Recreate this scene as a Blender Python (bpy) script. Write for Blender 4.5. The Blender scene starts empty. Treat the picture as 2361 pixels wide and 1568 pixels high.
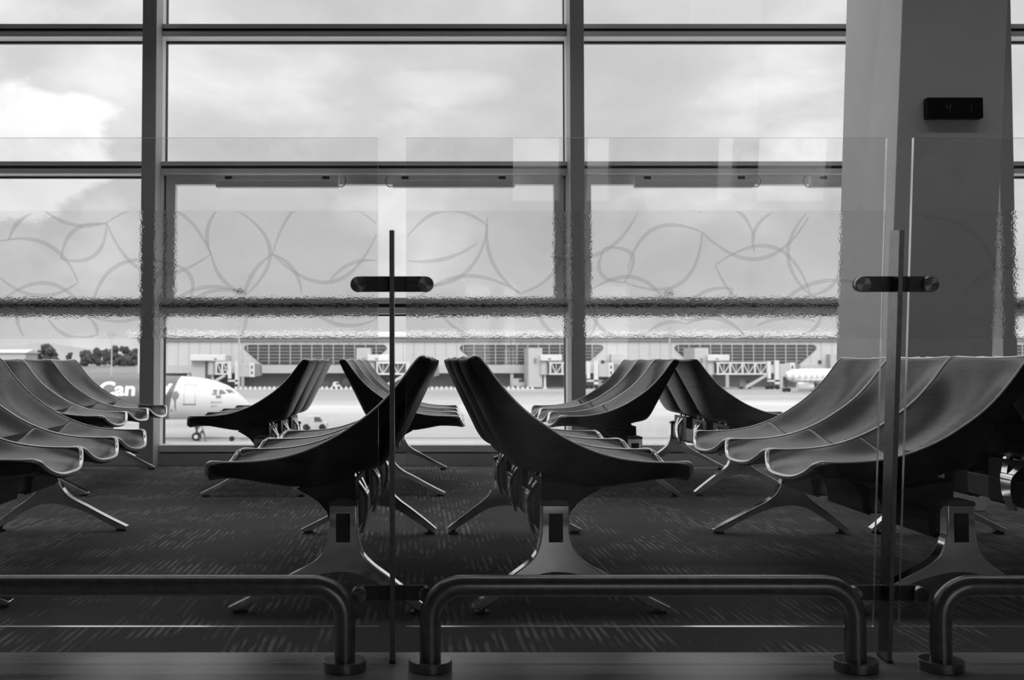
import bpy, math, random
from mathutils import Vector, Matrix
random.seed(7)
sc = bpy.context.scene
C = sc.collection

# ------------------------------------------------------------------ camera
FPX, CX, CY, TH, CAMZ = 2500.0, 960.0, 749.0, 0.0348, 0.82
cam_d = bpy.data.cameras.new('camera')
cam_d.sensor_width = 36.0
cam_d.lens = FPX / 2361.0 * 36.0
cam_d.shift_x = (1180.5 - CX) / 2361.0
cam_d.shift_y = -(784.0 - CY) / 2361.0
cam_d.clip_end = 6000
cam_d.clip_start = 0.05
cam_d.dof.use_dof = True
cam_d.dof.focus_distance = 4.3
cam_d.dof.aperture_fstop = 5.0
cam = bpy.data.objects.new('camera', cam_d)
cam.location = (0, 0, CAMZ)
cam.rotation_euler = (math.pi / 2 + TH, 0, 0)
C.objects.link(cam)
sc.camera = cam
sc.view_settings.view_transform = 'Standard'
sc.view_settings.look = 'None'
sc.view_settings.gamma = 1.0
sc.view_settings.exposure = 0.0
sc.cycles.transparent_max_bounces = 24
sc.cycles.max_bounces = 10
sc.cycles.caustics_refractive = True
sc.cycles.sample_clamp_indirect = 6.0


def at(px, py, Y):
    xr = (px - CX) / FPX
    yr = -(py - CY) / FPX
    d = Vector((xr, math.cos(TH) - yr * math.sin(TH), math.sin(TH) + yr * math.cos(TH)))
    return Vector((0, 0, CAMZ)) + d * (Y / d.y)


# ------------------------------------------------------------------ world: bright broken cloud
w = bpy.data.worlds.new('sky')
sc.world = w
w.use_nodes = True
nt = w.node_tree
nt.nodes.clear()
N, L = nt.nodes.new, nt.links.new
out = N('ShaderNodeOutputWorld')
bg = N('ShaderNodeBackground')
tc = N('ShaderNodeTexCoord')


def mathn(op, a, b=None, clamp=False):
    n = N('ShaderNodeMath')
    n.operation = op
    n.use_clamp = clamp
    for i, v in enumerate((a, b)):
        if v is None:
            continue
        if isinstance(v, (int, float)):
            n.inputs[i].default_value = v
        else:
            L(v, n.inputs[i])
    return n.outputs[0]


mp = N('ShaderNodeMapping')
mp.inputs['Scale'].default_value = (1.0, 1.0, 1.9)
mp.inputs['Location'].default_value = (0.35, 0.0, 0.18)
L(tc.outputs['Generated'], mp.inputs['Vector'])
n1 = N('ShaderNodeTexNoise')
n1.inputs['Scale'].default_value = 5.2
n1.inputs['Detail'].default_value = 7.0
n1.inputs['Roughness'].default_value = 0.52
n1.inputs['Distortion'].default_value = 0.25
L(mp.outputs['Vector'], n1.inputs['Vector'])
n2 = N('ShaderNodeTexNoise')
n2.inputs['Scale'].default_value = 16.0
n2.inputs['Detail'].default_value = 6.0
L(mp.outputs['Vector'], n2.inputs['Vector'])
r1 = N('ShaderNodeValToRGB')
r1.color_ramp.elements[0].position = 0.36
r1.color_ramp.elements[0].color = (0.65, 0.65, 0.65, 1)
r1.color_ramp.elements[1].position = 0.68
r1.color_ramp.elements[1].color = (1.0, 1.0, 1.0, 1)
e = r1.color_ramp.elements.new(0.52)
e.color = (0.74, 0.74, 0.74, 1)
L(n1.outputs['Fac'], r1.inputs['Fac'])
# bright cumulus bank low in the west
sep = N('ShaderNodeSeparateXYZ')
L(tc.outputs['Generated'], sep.inputs[0])
sl = mathn('DIVIDE', sep.outputs[0], sep.outputs[1])
el = mathn('DIVIDE', sep.outputs[2], sep.outputs[1])


def blob(cx, cz, rx, rz, soft, noise_amt):
    a = mathn('POWER', mathn('DIVIDE', mathn('ABSOLUTE', mathn('SUBTRACT', sl, cx)), rx), 2.0)
    b = mathn('POWER', mathn('DIVIDE', mathn('ABSOLUTE', mathn('SUBTRACT', el, cz)), rz), 2.0)
    r = mathn('ADD', a, b)
    r = mathn('ADD', r, mathn('MULTIPLY', mathn('SUBTRACT', n2.outputs['Fac'], 0.5), noise_amt))
    return mathn('DIVIDE', mathn('SUBTRACT', 1.0, r), soft, True)


b1 = mathn('MULTIPLY', blob(-0.385, 0.195, 0.125, 0.065, 0.30, 2.2), 0.30)
b2 = mathn('MULTIPLY', blob(0.02, 0.255, 0.075, 0.018, 0.9, 1.6), 0.16)
b3 = mathn('MULTIPLY', blob(0.38, 0.20, 0.06, 0.03, 0.8, 2.0), 0.18)
fwd = mathn('GREATER_THAN', sep.outputs[1], 0.05)
bs = mathn('MULTIPLY', mathn('ADD', mathn('ADD', b1, b2), b3), fwd)
base = N('ShaderNodeRGBToBW')
L(r1.outputs['Color'], base.inputs[0])
tot = mathn('ADD', base.outputs[0], bs)
hor = mathn('MULTIPLY', mathn('SUBTRACT', 1.0, mathn('MULTIPLY', mathn('ABSOLUTE', sep.outputs[2]), 9.0), True), 0.10)
tot = mathn('ADD', tot, hor)
below = mathn('GREATER_THAN', sep.outputs[2], -0.02)
tot = mathn('MULTIPLY', tot, mathn('ADD', mathn('MULTIPLY', below, 0.55), 0.45))
zen = mathn('MULTIPLY', mathn('SUBTRACT', sep.outputs[2], 0.33), 2.2, True)
tot = mathn('MULTIPLY', tot, mathn('ADD', 1.0, mathn('MULTIPLY', zen, 2.2)))
south = mathn('MAXIMUM', mathn('MULTIPLY', sep.outputs[1], -1.0), 0.0)
tot = mathn('MULTIPLY', tot, mathn('ADD', 1.0, mathn('MULTIPLY', south, 1.8)))
L(tot, bg.inputs['Color'])
bg.inputs['Strength'].default_value = 1.0
L(bg.outputs[0], out.inputs['Surface'])

# weak sun through the overcast, from behind the building (never enters the lounge)
sd = bpy.data.lights.new('sun', 'SUN')
sd.energy = 1.35
sd.angle = math.radians(12)
so = bpy.data.objects.new('sun', sd)
so.rotation_euler = (math.radians(48), math.radians(8), 0)
C.objects.link(so)

# ------------------------------------------------------------------ materials


def mat(name, col, rough=0.5, metal=0.0, spec=0.5, coat=0.0):
    m = bpy.data.materials.new(name)
    m.use_nodes = True
    b = m.node_tree.nodes['Principled BSDF']
    if isinstance(col, (int, float)):
        col = (col, col, col)
    b.inputs['Base Color'].default_value = (*col, 1)
    b.inputs['Roughness'].default_value = rough
    b.inputs['Metallic'].default_value = metal
    b.inputs['Specular IOR Level'].default_value = spec
    b.inputs['Coat Weight'].default_value = coat
    return m


def noise_mat(name, c0, c1, scale, rough=0.5, metal=0.0, stretch=(1, 1, 1), bump=0.0, lo=0.35, hi=0.65, detail=5, spec=0.5, rvar=0.0):
    m = mat(name, c0, rough, metal, spec)
    t = m.node_tree
    b = t.nodes['Principled BSDF']
    co = t.nodes.new('ShaderNodeTexCoord')
    mpn = t.nodes.new('ShaderNodeMapping')
    mpn.inputs['Scale'].default_value = stretch
    nz = t.nodes.new('ShaderNodeTexNoise')
    nz.inputs['Scale'].default_value = scale
    nz.inputs['Detail'].default_value = detail
    rp = t.nodes.new('ShaderNodeValToRGB')
    rp.color_ramp.elements[0].position = lo
    rp.color_ramp.elements[0].color = (c0, c0, c0, 1)
    rp.color_ramp.elements[1].position = hi
    rp.color_ramp.elements[1].color = (c1, c1, c1, 1)
    t.links.new(co.outputs['Object'], mpn.inputs[0])
    t.links.new(mpn.outputs[0], nz.inputs['Vector'])
    t.links.new(nz.outputs['Fac'], rp.inputs[0])
    t.links.new(rp.outputs[0], b.inputs['Base Color'])
    if rvar:
        mr = t.nodes.new('ShaderNodeMapRange')
        mr.inputs['To Min'].default_value = rough - rvar
        mr.inputs['To Max'].default_value = rough + rvar
        t.links.new(nz.outputs['Fac'], mr.inputs['Value'])
        t.links.new(mr.outputs[0], b.inputs['Roughness'])
    if bump:
        bp = t.nodes.new('ShaderNodeBump')
        bp.inputs['Strength'].default_value = bump
        bp.inputs['Distance'].default_value = 0.004
        t.links.new(nz.outputs['Fac'], bp.inputs['Height'])
        t.links.new(bp.outputs[0], b.inputs['Normal'])
    return m


M = {}
M['leather'] = mat('seat_leather', 0.016, 0.24, spec=0.45)
M['rim'] = mat('seat_rim', 0.88, 0.16, 0.85, 1.0)
M['shell'] = noise_mat('shell_plastic', 0.006, 0.010, 30, 0.40, spec=0.16, rvar=0.04)
M['black'] = mat('black_plastic', 0.006, 0.45, spec=0.3)
M['chrome'] = noise_mat('polished_aluminium', 0.86, 0.95, 14, 0.10, metal=1.0, stretch=(1, 1, .4), rvar=0.04)
M['beam'] = mat('beam_aluminium', 0.16, 0.42, metal=0.8)
M['steel'] = noise_mat('satin_steel', 0.24, 0.30, 40, 0.30, metal=1.0, stretch=(1, 1, 1), rvar=0.05)
M['darksteel'] = mat('dark_steel', 0.10, 0.42, metal=0.85)
M['frame'] = mat('window_frame_grey', 0.88, 0.5)
M['mullion'] = mat('mullion_grey', 0.50, 0.5)
M['gasket'] = mat('gasket_black', 0.01, 0.6)
M['column'] = noise_mat('column_paint', 0.84, 0.87, 3, 0.55, bump=0.02)
M['wall'] = noise_mat('wall_paint', 0.45, 0.5, 2, 0.8)
M['ceil'] = mat('ceiling_paint', 0.35, 0.9)


def glass_mat(name, tint, refl=1.0, rough=0.0, haze=0.0, dirt=0.0, dscale=6):
    m = bpy.data.materials.new(name)
    m.use_nodes = True
    t = m.node_tree
    t.nodes.clear()
    o = t.nodes.new('ShaderNodeOutputMaterial')
    tr = t.nodes.new('ShaderNodeBsdfTransparent')
    tr.inputs[0].default_value = (tint, tint, tint, 1)
    gl = t.nodes.new('ShaderNodeBsdfGlossy')
    gl.inputs['Roughness'].default_value = rough
    fr = t.nodes.new('ShaderNodeFresnel')
    fr.inputs['IOR'].default_value = 1.5
    geo = t.nodes.new('ShaderNodeNewGeometry')
    # same Fresnel on entering and leaving faces
    ior = t.nodes.new('ShaderNodeMath')
    ior.operation = 'MULTIPLY_ADD'
    t.links.new(geo.outputs['Backfacing'], ior.inputs[0])
    ior.inputs[1].default_value = 1 / 1.5 - 1.5
    ior.inputs[2].default_value = 1.5
    t.links.new(ior.outputs[0], fr.inputs['IOR'])
    mx = t.nodes.new('ShaderNodeMixShader')
    ml = t.nodes.new('ShaderNodeMath')
    ml.operation = 'MULTIPLY'
    ml.inputs[1].default_value = refl
    t.links.new(fr.outputs[0], ml.inputs[0])
    t.links.new(ml.outputs[0], mx.inputs[0])
    t.links.new(tr.outputs[0], mx.inputs[1])
    t.links.new(gl.outputs[0], mx.inputs[2])
    last = mx
    if dirt:
        co = t.nodes.new('ShaderNodeTexCoord')
        nz = t.nodes.new('ShaderNodeTexNoise')
        nz.inputs['Scale'].default_value = dscale
        nz.inputs['Detail'].default_value = 9
        nz.inputs['Roughness'].default_value = 0.7
        rp = t.nodes.new('ShaderNodeMapRange')
        rp.inputs['From Min'].default_value = 0.52
        rp.inputs['From Max'].default_value = 0.80
        rp.inputs['To Min'].default_value = haze
        rp.inputs['To Max'].default_value = dirt
        df = t.nodes.new('ShaderNodeBsdfDiffuse')
        df.inputs[0].default_value = (.7, .7, .7, 1)
        m2 = t.nodes.new('ShaderNodeMixShader')
        t.links.new(co.outputs['Object'], nz.inputs['Vector'])
        t.links.new(nz.outputs['Fac'], rp.inputs[0])
        t.links.new(rp.outputs[0], m2.inputs[0])
        t.links.new(mx.outputs[0], m2.inputs[1])
        t.links.new(df.outputs[0], m2.inputs[2])
        last = m2
    t.links.new(last.outputs[0], o.inputs[0])
    return m


M['pane'] = glass_mat('window_glass', 0.985, 0.8)
M['screen'] = glass_mat('screen_glass', 0.972, 1.0, 0.0, 0.0, 0.09)
M['lines'] = glass_mat('etched_line', 0.98, 0.4, 0.3, 0.075, 0.09, 40)


def film_material():
    m = bpy.data.materials.new('textured_film')
    m.use_nodes = True
    t = m.node_tree
    t.nodes.clear()
    o = t.nodes.new('ShaderNodeOutputMaterial')
    rf = t.nodes.new('ShaderNodeBsdfRefraction')
    rf.inputs['IOR'].default_value = 1.30
    rf.inputs['Roughness'].default_value = 0.0
    rf.inputs['Color'].default_value = (.985, .985, .985, 1)
    co = t.nodes.new('ShaderNodeTexCoord')
    mpn = t.nodes.new('ShaderNodeMapping')
    mpn.inputs['Scale'].default_value = (1, 1, 1.3)
    nz = t.nodes.new('ShaderNodeTexNoise')
    nz.inputs['Scale'].default_value = 95
    nz.inputs['Detail'].default_value = 2
    bp = t.nodes.new('ShaderNodeBump')
    bp.inputs['Strength'].default_value = 1.0
    bp.inputs['Distance'].default_value = 0.00014
    df = t.nodes.new('ShaderNodeBsdfDiffuse')
    df.inputs[0].default_value = (.75, .75, .75, 1)
    mx = t.nodes.new('ShaderNodeMixShader')
    mx.inputs[0].default_value = 0.035
    t.links.new(co.outputs['Object'], mpn.inputs[0])
    t.links.new(mpn.outputs[0], nz.inputs['Vector'])
    t.links.new(nz.outputs['Fac'], bp.inputs['Height'])
    t.links.new(bp.outputs[0], rf.inputs['Normal'])
    t.links.new(rf.outputs[0], mx.inputs[1])
    t.links.new(df.outputs[0], mx.inputs[2])
    t.links.new(mx.outputs[0], o.inputs[0])
    return m


M['film'] = film_material()
M['edge'] = mat('glass_edge', 0.90, 0.24, 0.7, 1.0)


def carpet_material():
    m = mat('carpet', 0.06, 0.95, spec=0.15)
    t = m.node_tree
    b = t.nodes['Principled BSDF']
    nd, lk = t.nodes.new, t.links.new

    def mth(op, a, b_=None, clamp=False):
        n = nd('ShaderNodeMath')
        n.operation = op
        n.use_clamp = clamp
        for i, v in enumerate((a, b_)):
            if v is None:
                continue
            if isinstance(v, (int, float)):
                n.inputs[i].default_value = v
            else:
                lk(v, n.inputs[i])
        return n.outputs[0]
    co = nd('ShaderNodeTexCoord')
    sp = nd('ShaderNodeSeparateXYZ')
    lk(co.outputs['Object'], sp.inputs[0])
    x, y = sp.outputs[0], sp.outputs[1]
    # ribs running into the depth of the room, dashed in short blocks
    wob = nd('ShaderNodeTexNoise')
    wob.inputs['Scale'].default_value = 3.0
    lk(co.outputs['Object'], wob.inputs['Vector'])
    xs = mth('ADD', x, mth('MULTIPLY', wob.outputs['Fac'], 0.02))
    rib = mth('SINE', mth('MULTIPLY', xs, 2 * math.pi / 0.026))
    rib = mth('MULTIPLY', mth('SUBTRACT', rib, -0.25), 2.5, True)
    mp1 = nd('ShaderNodeMapping')
    mp1.inputs['Scale'].default_value = (30.0, 5.0, 1)
    lk(co.outputs['Object'], mp1.inputs[0])
    v1 = nd('ShaderNodeTexNoise')
    v1.inputs['Scale'].default_value = 1.0
    v1.inputs['Detail'].default_value = 1.0
    lk(mp1.outputs[0], v1.inputs['Vector'])
    dash = mth('MULTIPLY', mth('SUBTRACT', v1.outputs['Fac'], 0.44), 9.0, True)
    mp2 = nd('ShaderNodeMapping')
    mp2.inputs['Scale'].default_value = (3.2, 2.6, 1)
    lk(co.outputs['Object'], mp2.inputs[0])
    v2 = nd('ShaderNodeTexNoise')
    v2.inputs['Scale'].default_value = 1.0
    v2.inputs['Detail'].default_value = 2.0
    lk(mp2.outputs[0], v2.inputs['Vector'])
    patch = mth('MULTIPLY', mth('SUBTRACT', v2.outputs['Fac'], 0.44), 6.0, True)
    streak = mth('MULTIPLY', mth('MULTIPLY', rib, dash), patch)
    fz = nd('ShaderNodeTexNoise')
    fz.inputs['Scale'].default_value = 260
    fz.inputs['Detail'].default_value = 3
    lk(co.outputs['Object'], fz.inputs['Vector'])
    fine = mth('MULTIPLY', mth('SUBTRACT', fz.outputs['Fac'], 0.5), 0.16)
    big = nd('ShaderNodeTexNoise')
    big.inputs['Scale'].default_value = 0.9
    lk(co.outputs['Object'], big.inputs['Vector'])
    v = mth('ADD', mth('ADD', 0.105, fine), mth('MULTIPLY', streak, 0.17))
    v = mth('ADD', v, mth('MULTIPLY', mth('SUBTRACT', big.outputs['Fac'], 0.5), 0.03))
    v = mth('MAXIMUM', v, 0.012)
    lk(v, b.inputs['Base Color'])
    bp = nd('ShaderNodeBump')
    bp.inputs['Strength'].default_value = 0.6
    bp.inputs['Distance'].default_value = 0.004
    lk(mth('ADD', mth('MULTIPLY', streak, 0.5), fz.outputs['Fac']), bp.inputs['Height'])
    lk(bp.outputs[0], b.inputs['Normal'])
    return m


M['carpet'] = carpet_material()
M['stone'] = noise_mat('polished_stone', 0.24, 0.44, 2.6, 0.30, stretch=(1, 2.5, 1), detail=9, rvar=0.10, spec=0.5)

# ------------------------------------------------------------------ mesh helpers


class MB:
    def __init__(s):
        s.v, s.f, s.mi = [], [], []

    def face(s, idx, mi=0):
        s.f.append(tuple(idx))
        s.mi.append(mi)

    def box(s, x0, x1, y0, y1, z0, z1, mi=0):
        b = len(s.v)
        s.v += [(x, y, z) for z in (z0, z1) for y in (y0, y1) for x in (x0, x1)]
        for q in ((0, 2, 3, 1), (4, 5, 7, 6), (0, 1, 5, 4), (2, 6, 7, 3), (0, 4, 6, 2), (1, 3, 7, 5)):
            s.face([b + i for i in q], mi)
        return s

    def prism(s, pts, a0, a1, plane='xz', mi=0):
        """closed outline swept from a0 to a1 along the axis left over"""
        b, n = len(s.v), len(pts)
        for a in (a0, a1):
            for p, q in pts:
                s.v.append({'xz': (p, a, q), 'xy': (p, q, a), 'yz': (a, p, q)}[plane])
        s.face([b + i for i in range(n)], mi)
        s.face([b + n + i for i in reversed(range(n))], mi)
        for i in range(n):
            j = (i + 1) % n
            s.face((b + i, b + n + i, b + n + j, b + j), mi)
        return s

    def rings(s, rings, cap=True, closed=True, mi=0):
        b, n = len(s.v), len(rings[0])
        for r in rings:
            s.v += [tuple(p) for p in r]
        for k in range(len(rings) - 1):
            for i in range(n if closed else n - 1):
                j = (i + 1) % n
                s.face((b + k * n + i, b + k * n + j, b + (k + 1) * n + j, b + (k + 1) * n + i), mi)
        if cap:
            s.face([b + i for i in reversed(range(n))], mi)
            s.face([b + (len(rings) - 1) * n + i for i in range(n)], mi)
        return s

    def cyl(s, p0, p1, r0, r1=None, n=24, mi=0):
        r1 = r0 if r1 is None else r1
        p0, p1 = Vector(p0), Vector(p1)
        d = (p1 - p0).normalized()
        a = d.orthogonal().normalized()
        c = d.cross(a)
        return s.rings([[p + a * (r * math.cos(t)) + c * (r * math.sin(t)) for t in [2 * math.pi * i / n for i in range(n)]]
                        for p, r in ((p0, r0), (p1, r1))], mi=mi)

    def tube(s, pts, r, n=12, mi=0):
        pts = [Vector(p) for p in pts]
        rs = []
        a = None
        for i, p in enumerate(pts):
            d = (pts[min(i + 1, len(pts) - 1)] - pts[max(i - 1, 0)]).normalized()
            if a is None:
                a = d.orthogonal().normalized()
            a = (a - d * a.dot(d)).normalized()
            c = d.cross(a)
            rs.append([p + a * (r * math.cos(t)) + c * (r * math.sin(t)) for t in [2 * math.pi * k / n for k in range(n)]])
        return s.rings(rs, mi=mi)

    def build(s, name, material, parent=None, smooth=None, bevel=None, loc=None):
        me = bpy.data.meshes.new(name)
        me.from_pydata([tuple(p) for p in s.v], [], s.f)
        ms = material if isinstance(material, (list, tuple)) else [material]
        for m in ms:
            me.materials.append(m)
        for p, i in zip(me.polygons, s.mi):
            p.material_index = i
        me.update()
        import bmesh
        bm = bmesh.new()
        bm.from_mesh(me)
        bmesh.ops.recalc_face_normals(bm, faces=bm.faces)
        bm.to_mesh(me)
        bm.free()
        if smooth is not None:
            me.polygons.foreach_set('use_smooth', [True] * len(me.polygons))
            me.set_sharp_from_angle(angle=math.radians(smooth))
        o = bpy.data.objects.new(name, me)
        if loc:
            o.location = loc
        C.objects.link(o)
        if parent:
            o.parent = parent
        if bevel:
            md = o.modifiers.new('bevel', 'BEVEL')
            md.width = bevel
            md.segments = 3
            md.limit_method = 'ANGLE'
            md.angle_limit = math.radians(35)
        return o


def tag(o, label=None, cat=None, group=None, kind=None):
    for k, v in (('label', label), ('category', cat), ('group', group), ('kind', kind)):
        if v:
            o[k] = v
    return o


def empty(name, loc=(0, 0, 0), rz=0.0, parent=None):
    o = bpy.data.objects.new(name, None)
    o.empty_display_size = 0.1
    o.location = loc
    o.rotation_euler = (0, 0, rz)
    C.objects.link(o)
    if parent:
        o.parent = parent
    return o


def copy_tree(o, parent=None):
    c = o.copy()
    C.objects.link(c)
    c.parent = parent
    for ch in list(o.children):
        copy_tree(ch, c)
    return c


def lerp_path(pts, n):
    """Catmull-Rom resample of a list of tuples"""
    P = [Vector(p) for p in pts]
    outp = []
    m = len(P) - 1
    for k in range(n + 1):
        t = k / n * m
        i = min(int(t), m - 1)
        u = t - i
        p0, p1, p2, p3 = P[max(i - 1, 0)], P[i], P[i + 1], P[min(i + 2, m)]
        outp.append(0.5 * ((2 * p1) + (p2 - p0) * u + (2 * p0 - 5 * p1 + 4 * p2 - p3) * u * u + (3 * p1 - p0 - 3 * p2 + p3) * u ** 3))
    return outp


# ------------------------------------------------------------------ the room
ROOM_X0, ROOM_X1, BACK = -9.0, 8.2, -7.0
WY = 8.5           # room face of the mullions
CEIL = 4.75
STRIP = 3.10       # where the stone walkway gives way to carpet

tag(MB().box(ROOM_X0, ROOM_X1, STRIP, 9.0, -0.25, 0.0).build('floor', M['carpet']),
    'dark grey ribbed carpet under the rows of seats', kind='structure')
tag(MB().box(ROOM_X0, ROOM_X1, BACK, STRIP, -0.25, 0.0).build('floor', M['stone']),
    'smooth stone walkway in front of the glass screen', kind='structure')
tag(MB().box(ROOM_X0, ROOM_X1, BACK, 9.0, CEIL, CEIL + 0.3).build('ceiling', M['ceil']), kind='structure')
tag(MB().box(ROOM_X0 - 0.2, ROOM_X0, BACK, 9.0, -0.25, CEIL + 0.3).build('wall_left', M['wall']), kind='structure')
tag(MB().box(ROOM_X1, ROOM_X1 + 0.2, BACK, 9.0, -0.25, CEIL + 0.3).build('wall_right', M['wall']), kind='structure')
# back wall with openings onto daylight on the far side of the pier
wb = MB()
ops = [(1.13, 1.69), (2.0, 2.28), (3.53, 3.75), (4.0, 4.86)]
zb0, zb1 = 0.75, 2.6
xs = [ROOM_X0] + [v for o in ops for v in o] + [ROOM_X1]
wb.box(ROOM_X0, ROOM_X1, BACK - 0.2, BACK, -0.25, zb0)
wb.box(ROOM_X0, ROOM_X1, BACK - 0.2, BACK, zb1, CEIL + 0.3)
for i in range(0, len(xs), 2):
    wb.box(xs[i], xs[i + 1], BACK - 0.2, BACK, zb0, zb1)
tag(wb.build('wall_back', M['wall']), kind='structure')

# unseen light troughs added to the ceiling to brighten seats, carpet and column
M['lamp'] = bpy.data.materials.new('fill_diffuser')
M['lamp'].use_nodes = True
_b = M['lamp'].node_tree.nodes['Principled BSDF']
_b.inputs['Emission Color'].default_value = (1, 1, 1, 1)
_b.inputs['Emission Strength'].default_value = 3.2
M['baffle'] = mat('fill_baffle', 0.05, 0.6)
for yl in (4.4, 6.9):
    t_ = tag(MB().box(-8.5, 7.8, yl - .24, yl - .20, CEIL - .34, CEIL).box(-8.5, 7.8, yl + .20, yl + .24, CEIL - .34, CEIL).build('added_ceiling_fill', M['baffle']), kind='structure')
    MB().box(-8.5, 7.8, yl - .19, yl + .19, CEIL - .03, CEIL - .01).build('fill_panel', M['lamp'], t_)

# ---- curtain wall
MX = [-2.113 + 3.384 * k for k in range(-2, 4)]      # mullion centres
GY = 8.85                                           # glass plane
zt = [at(340, 55, 8.70).z, at(340, 84, 8.70).z, at(340, 372, 8.70).z, at(340, 400, 8.70).z,
      at(340, 688, 8.70).z, at(340, 723, 8.70).z]
T1, T2, T3 = (zt[1], zt[0]), (zt[3], zt[2]), (zt[5], zt[4])
T0 = (T1[0] + 1.1, T1[1] + 1.1)
SILL = at(700, 1023, GY).z
for i, x in enumerate(MX):
    m = MB()
    m.box(x - 0.056, x + 0.056, WY, WY + 0.20, 0, CEIL)
    o = m.build('trim_%d' % (i + 1), M['mullion'], bevel=0.004)
    tag(o, kind='structure')
    m = MB()
    m.box(x - 0.050, x + 0.050, WY + 0.20, WY + 0.208, 0, CEIL)
    m.build('gasket', M['gasket'], o)
    m = MB()
    m.box(x - 0.056, x + 0.056, WY + 0.208, WY + 0.335, 0, CEIL)
    m.build('glazing_bead', M['frame'], o, bevel=0.003)
    m = MB()
    m.box(x - 0.062, x + 0.062, WY + 0.335, WY + 0.39, 0, CEIL)
    m.build('outer_cap', M['gasket'], o)

edges = [ROOM_X0 - 0.0] + MX + [ROOM_X1]
for i in range(len(edges) - 1):
    xa, xb = edges[i] + 0.056, edges[i + 1] - 0.056
    if xb - xa < 0.3:
        continue
    win = empty('window_%d' % (i + 1), ((xa + xb) / 2, GY, 0))
    tag(win, kind='structure')
    hw = (xb - xa) / 2
    # local coordinates round the bay centre
    for (z0, z1) in (T0, T1, T2, T3):
        m = MB()
        h = z1 - z0
        # face with a dark slot, deep pale underside
        m.box(-hw, hw, -0.15, 0.02, z0 + h * 0.65, z1)
        m.box(-hw, hw, -0.15, 0.02, z0, z0 + h * 0.41)
        m.box(-hw, hw, -0.12, 0.02, z0 + h * 0.41, z0 + h * 0.65)
        t_ = m.build('transom', M['frame'], win)
        m = MB()
        m.box(-hw, hw, -0.1490, -0.1195, z0 + h * 0.415, z0 + h * 0.645)
        m.build('slot', M['gasket'], t_)
        m = MB()
        m.box(-hw, hw, -0.012, 0.03, z0 - 0.014, z0 + 0.001)
        m.box(-hw, hw, -0.012, 0.03, z1 - 0.001, z1 + 0.006)
        m.build('gasket', M['gasket'], t_)
    # sill
    m = MB()
    m.box(-hw, hw, -0.16, 0.05, SILL - 0.055, SILL)
    sl_ = m.build('sill', M['frame'], win, bevel=0.003)
    MB().box(-hw, hw, -0.15, 0.05, SILL - 0.067, SILL - 0.055).build('gasket', M['gasket'], sl_)
    MB().box(-hw, hw, -0.17, 0.05, 0, SILL - 0.067).build('plinth', M['mullion'], win)
    # vent sash between the two middle transoms
    if i in (3, 4):
        z0, z1 = T3[1], T2[0]
        m = MB()
        fw = 0.075
        m.box(-hw + 0.02, -hw + 0.02 + fw, -0.07, 0.02, z0, z1)
        m.box(hw - 0.02 - fw, hw - 0.02, -0.07, 0.02, z0, z1)
        m.box(-hw + 0.02 + fw, hw - 0.02 - fw, -0.07, 0.02, z1 - fw, z1)
        m.box(-hw + 0.02 + fw, hw - 0.02 - fw, -0.07, 0.02, z0, z0 + 0.012)
        m.build('sash', M['frame'], win, bevel=0.003)
    MB().box(-hw, hw, 0.0, 0.02, SILL, CEIL).build('pane', M['pane'], win)

# ---- leaning column
YF, YB = 6.0, 6.85
c_top, c_bot = 2.9, 0.6
fl0, fr0 = at(2081, 0, YF), at(2324, 0, YF)
fl1, fr1 = at(2050, 800, YF), at(2289, 800, YF)
bl0, bl1 = at(1952, 0, YB), at(1929, 800, YB)


def ext(p0, p1, z):
    k = (z - p0.z) / (p1.z - p0.z)
    return p0.x + (p1.x - p0.x) * k


m = MB()
rr = []
for z in (0.0, CEIL):
    xl, xr, xb = ext(fl0, fl1, z), ext(fr0, fr1, z), ext(bl0, bl1, z)
    rr.append([(xl, YF, z), (xr, YF, z), (xr + 0.10, YB, z), (xb, YB, z)])
m.rings(rr)
col = m.build('column', M['column'], bevel=0.006)
tag(col, 'large slanted grey column standing behind the right-hand seats', 'column', kind='structure')

# gate number display on the column
gp = at(2199, 250, YF - 0.03)
gd = empty('gate_display', (gp.x, YF, gp.z))
tag(gd, 'small black digital display reading 4 and 1, mounted high on the slanted column', 'display')
m = MB().box(-0.155, 0.155, -0.05, -0.0, -0.058, 0.058)
m.build('housing', M['black'], gd, bevel=0.006)
M['digit'] = mat('dim_digit', 0.16, 0.5)
SEG = {'4': 'fgbc', '1': 'bc'}


def seg_digit(mb, ch, x, z, s, y):
    hw_, hh = s * 0.5, s
    segs = {'a': (-hw_, hw_, hh, hh), 'g': (-hw_, hw_, 0, 0), 'd': (-hw_, hw_, -hh, -hh),
            'f': (-hw_, -hw_, 0, hh), 'b': (hw_, hw_, 0, hh), 'e': (-hw_, -hw_, -hh, 0), 'c': (hw_, hw_, -hh, 0)}
    th = 0.0016
    for k in SEG[ch]:
        x0, x1, z0, z1 = segs[k]
        sh = 0.18
        pts = [(x + x0 + sh * z0 - (th if x0 == x1 else 0), z + z0 - (th if z0 == z1 else 0)),
               (x + x1 + sh * z0 + (th if x0 == x1 else 0), z + z0 - (th if z0 == z1 else 0)),
               (x + x1 + sh * z1 + (th if x0 == x1 else 0), z + z1 + (th if z0 == z1 else 0)),
               (x + x0 + sh * z1 - (th if x0 == x1 else 0), z + z1 + (th if z0 == z1 else 0))]
        mb.prism(pts, y, y - 0.002)


for ch, xx in (('4', -0.040), ('1', 0.078)):
    m = MB()
    seg_digit(m, ch, xx, 0.0, 0.020, -0.0495)
    m.build('digit', M['digit'], gd)

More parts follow.
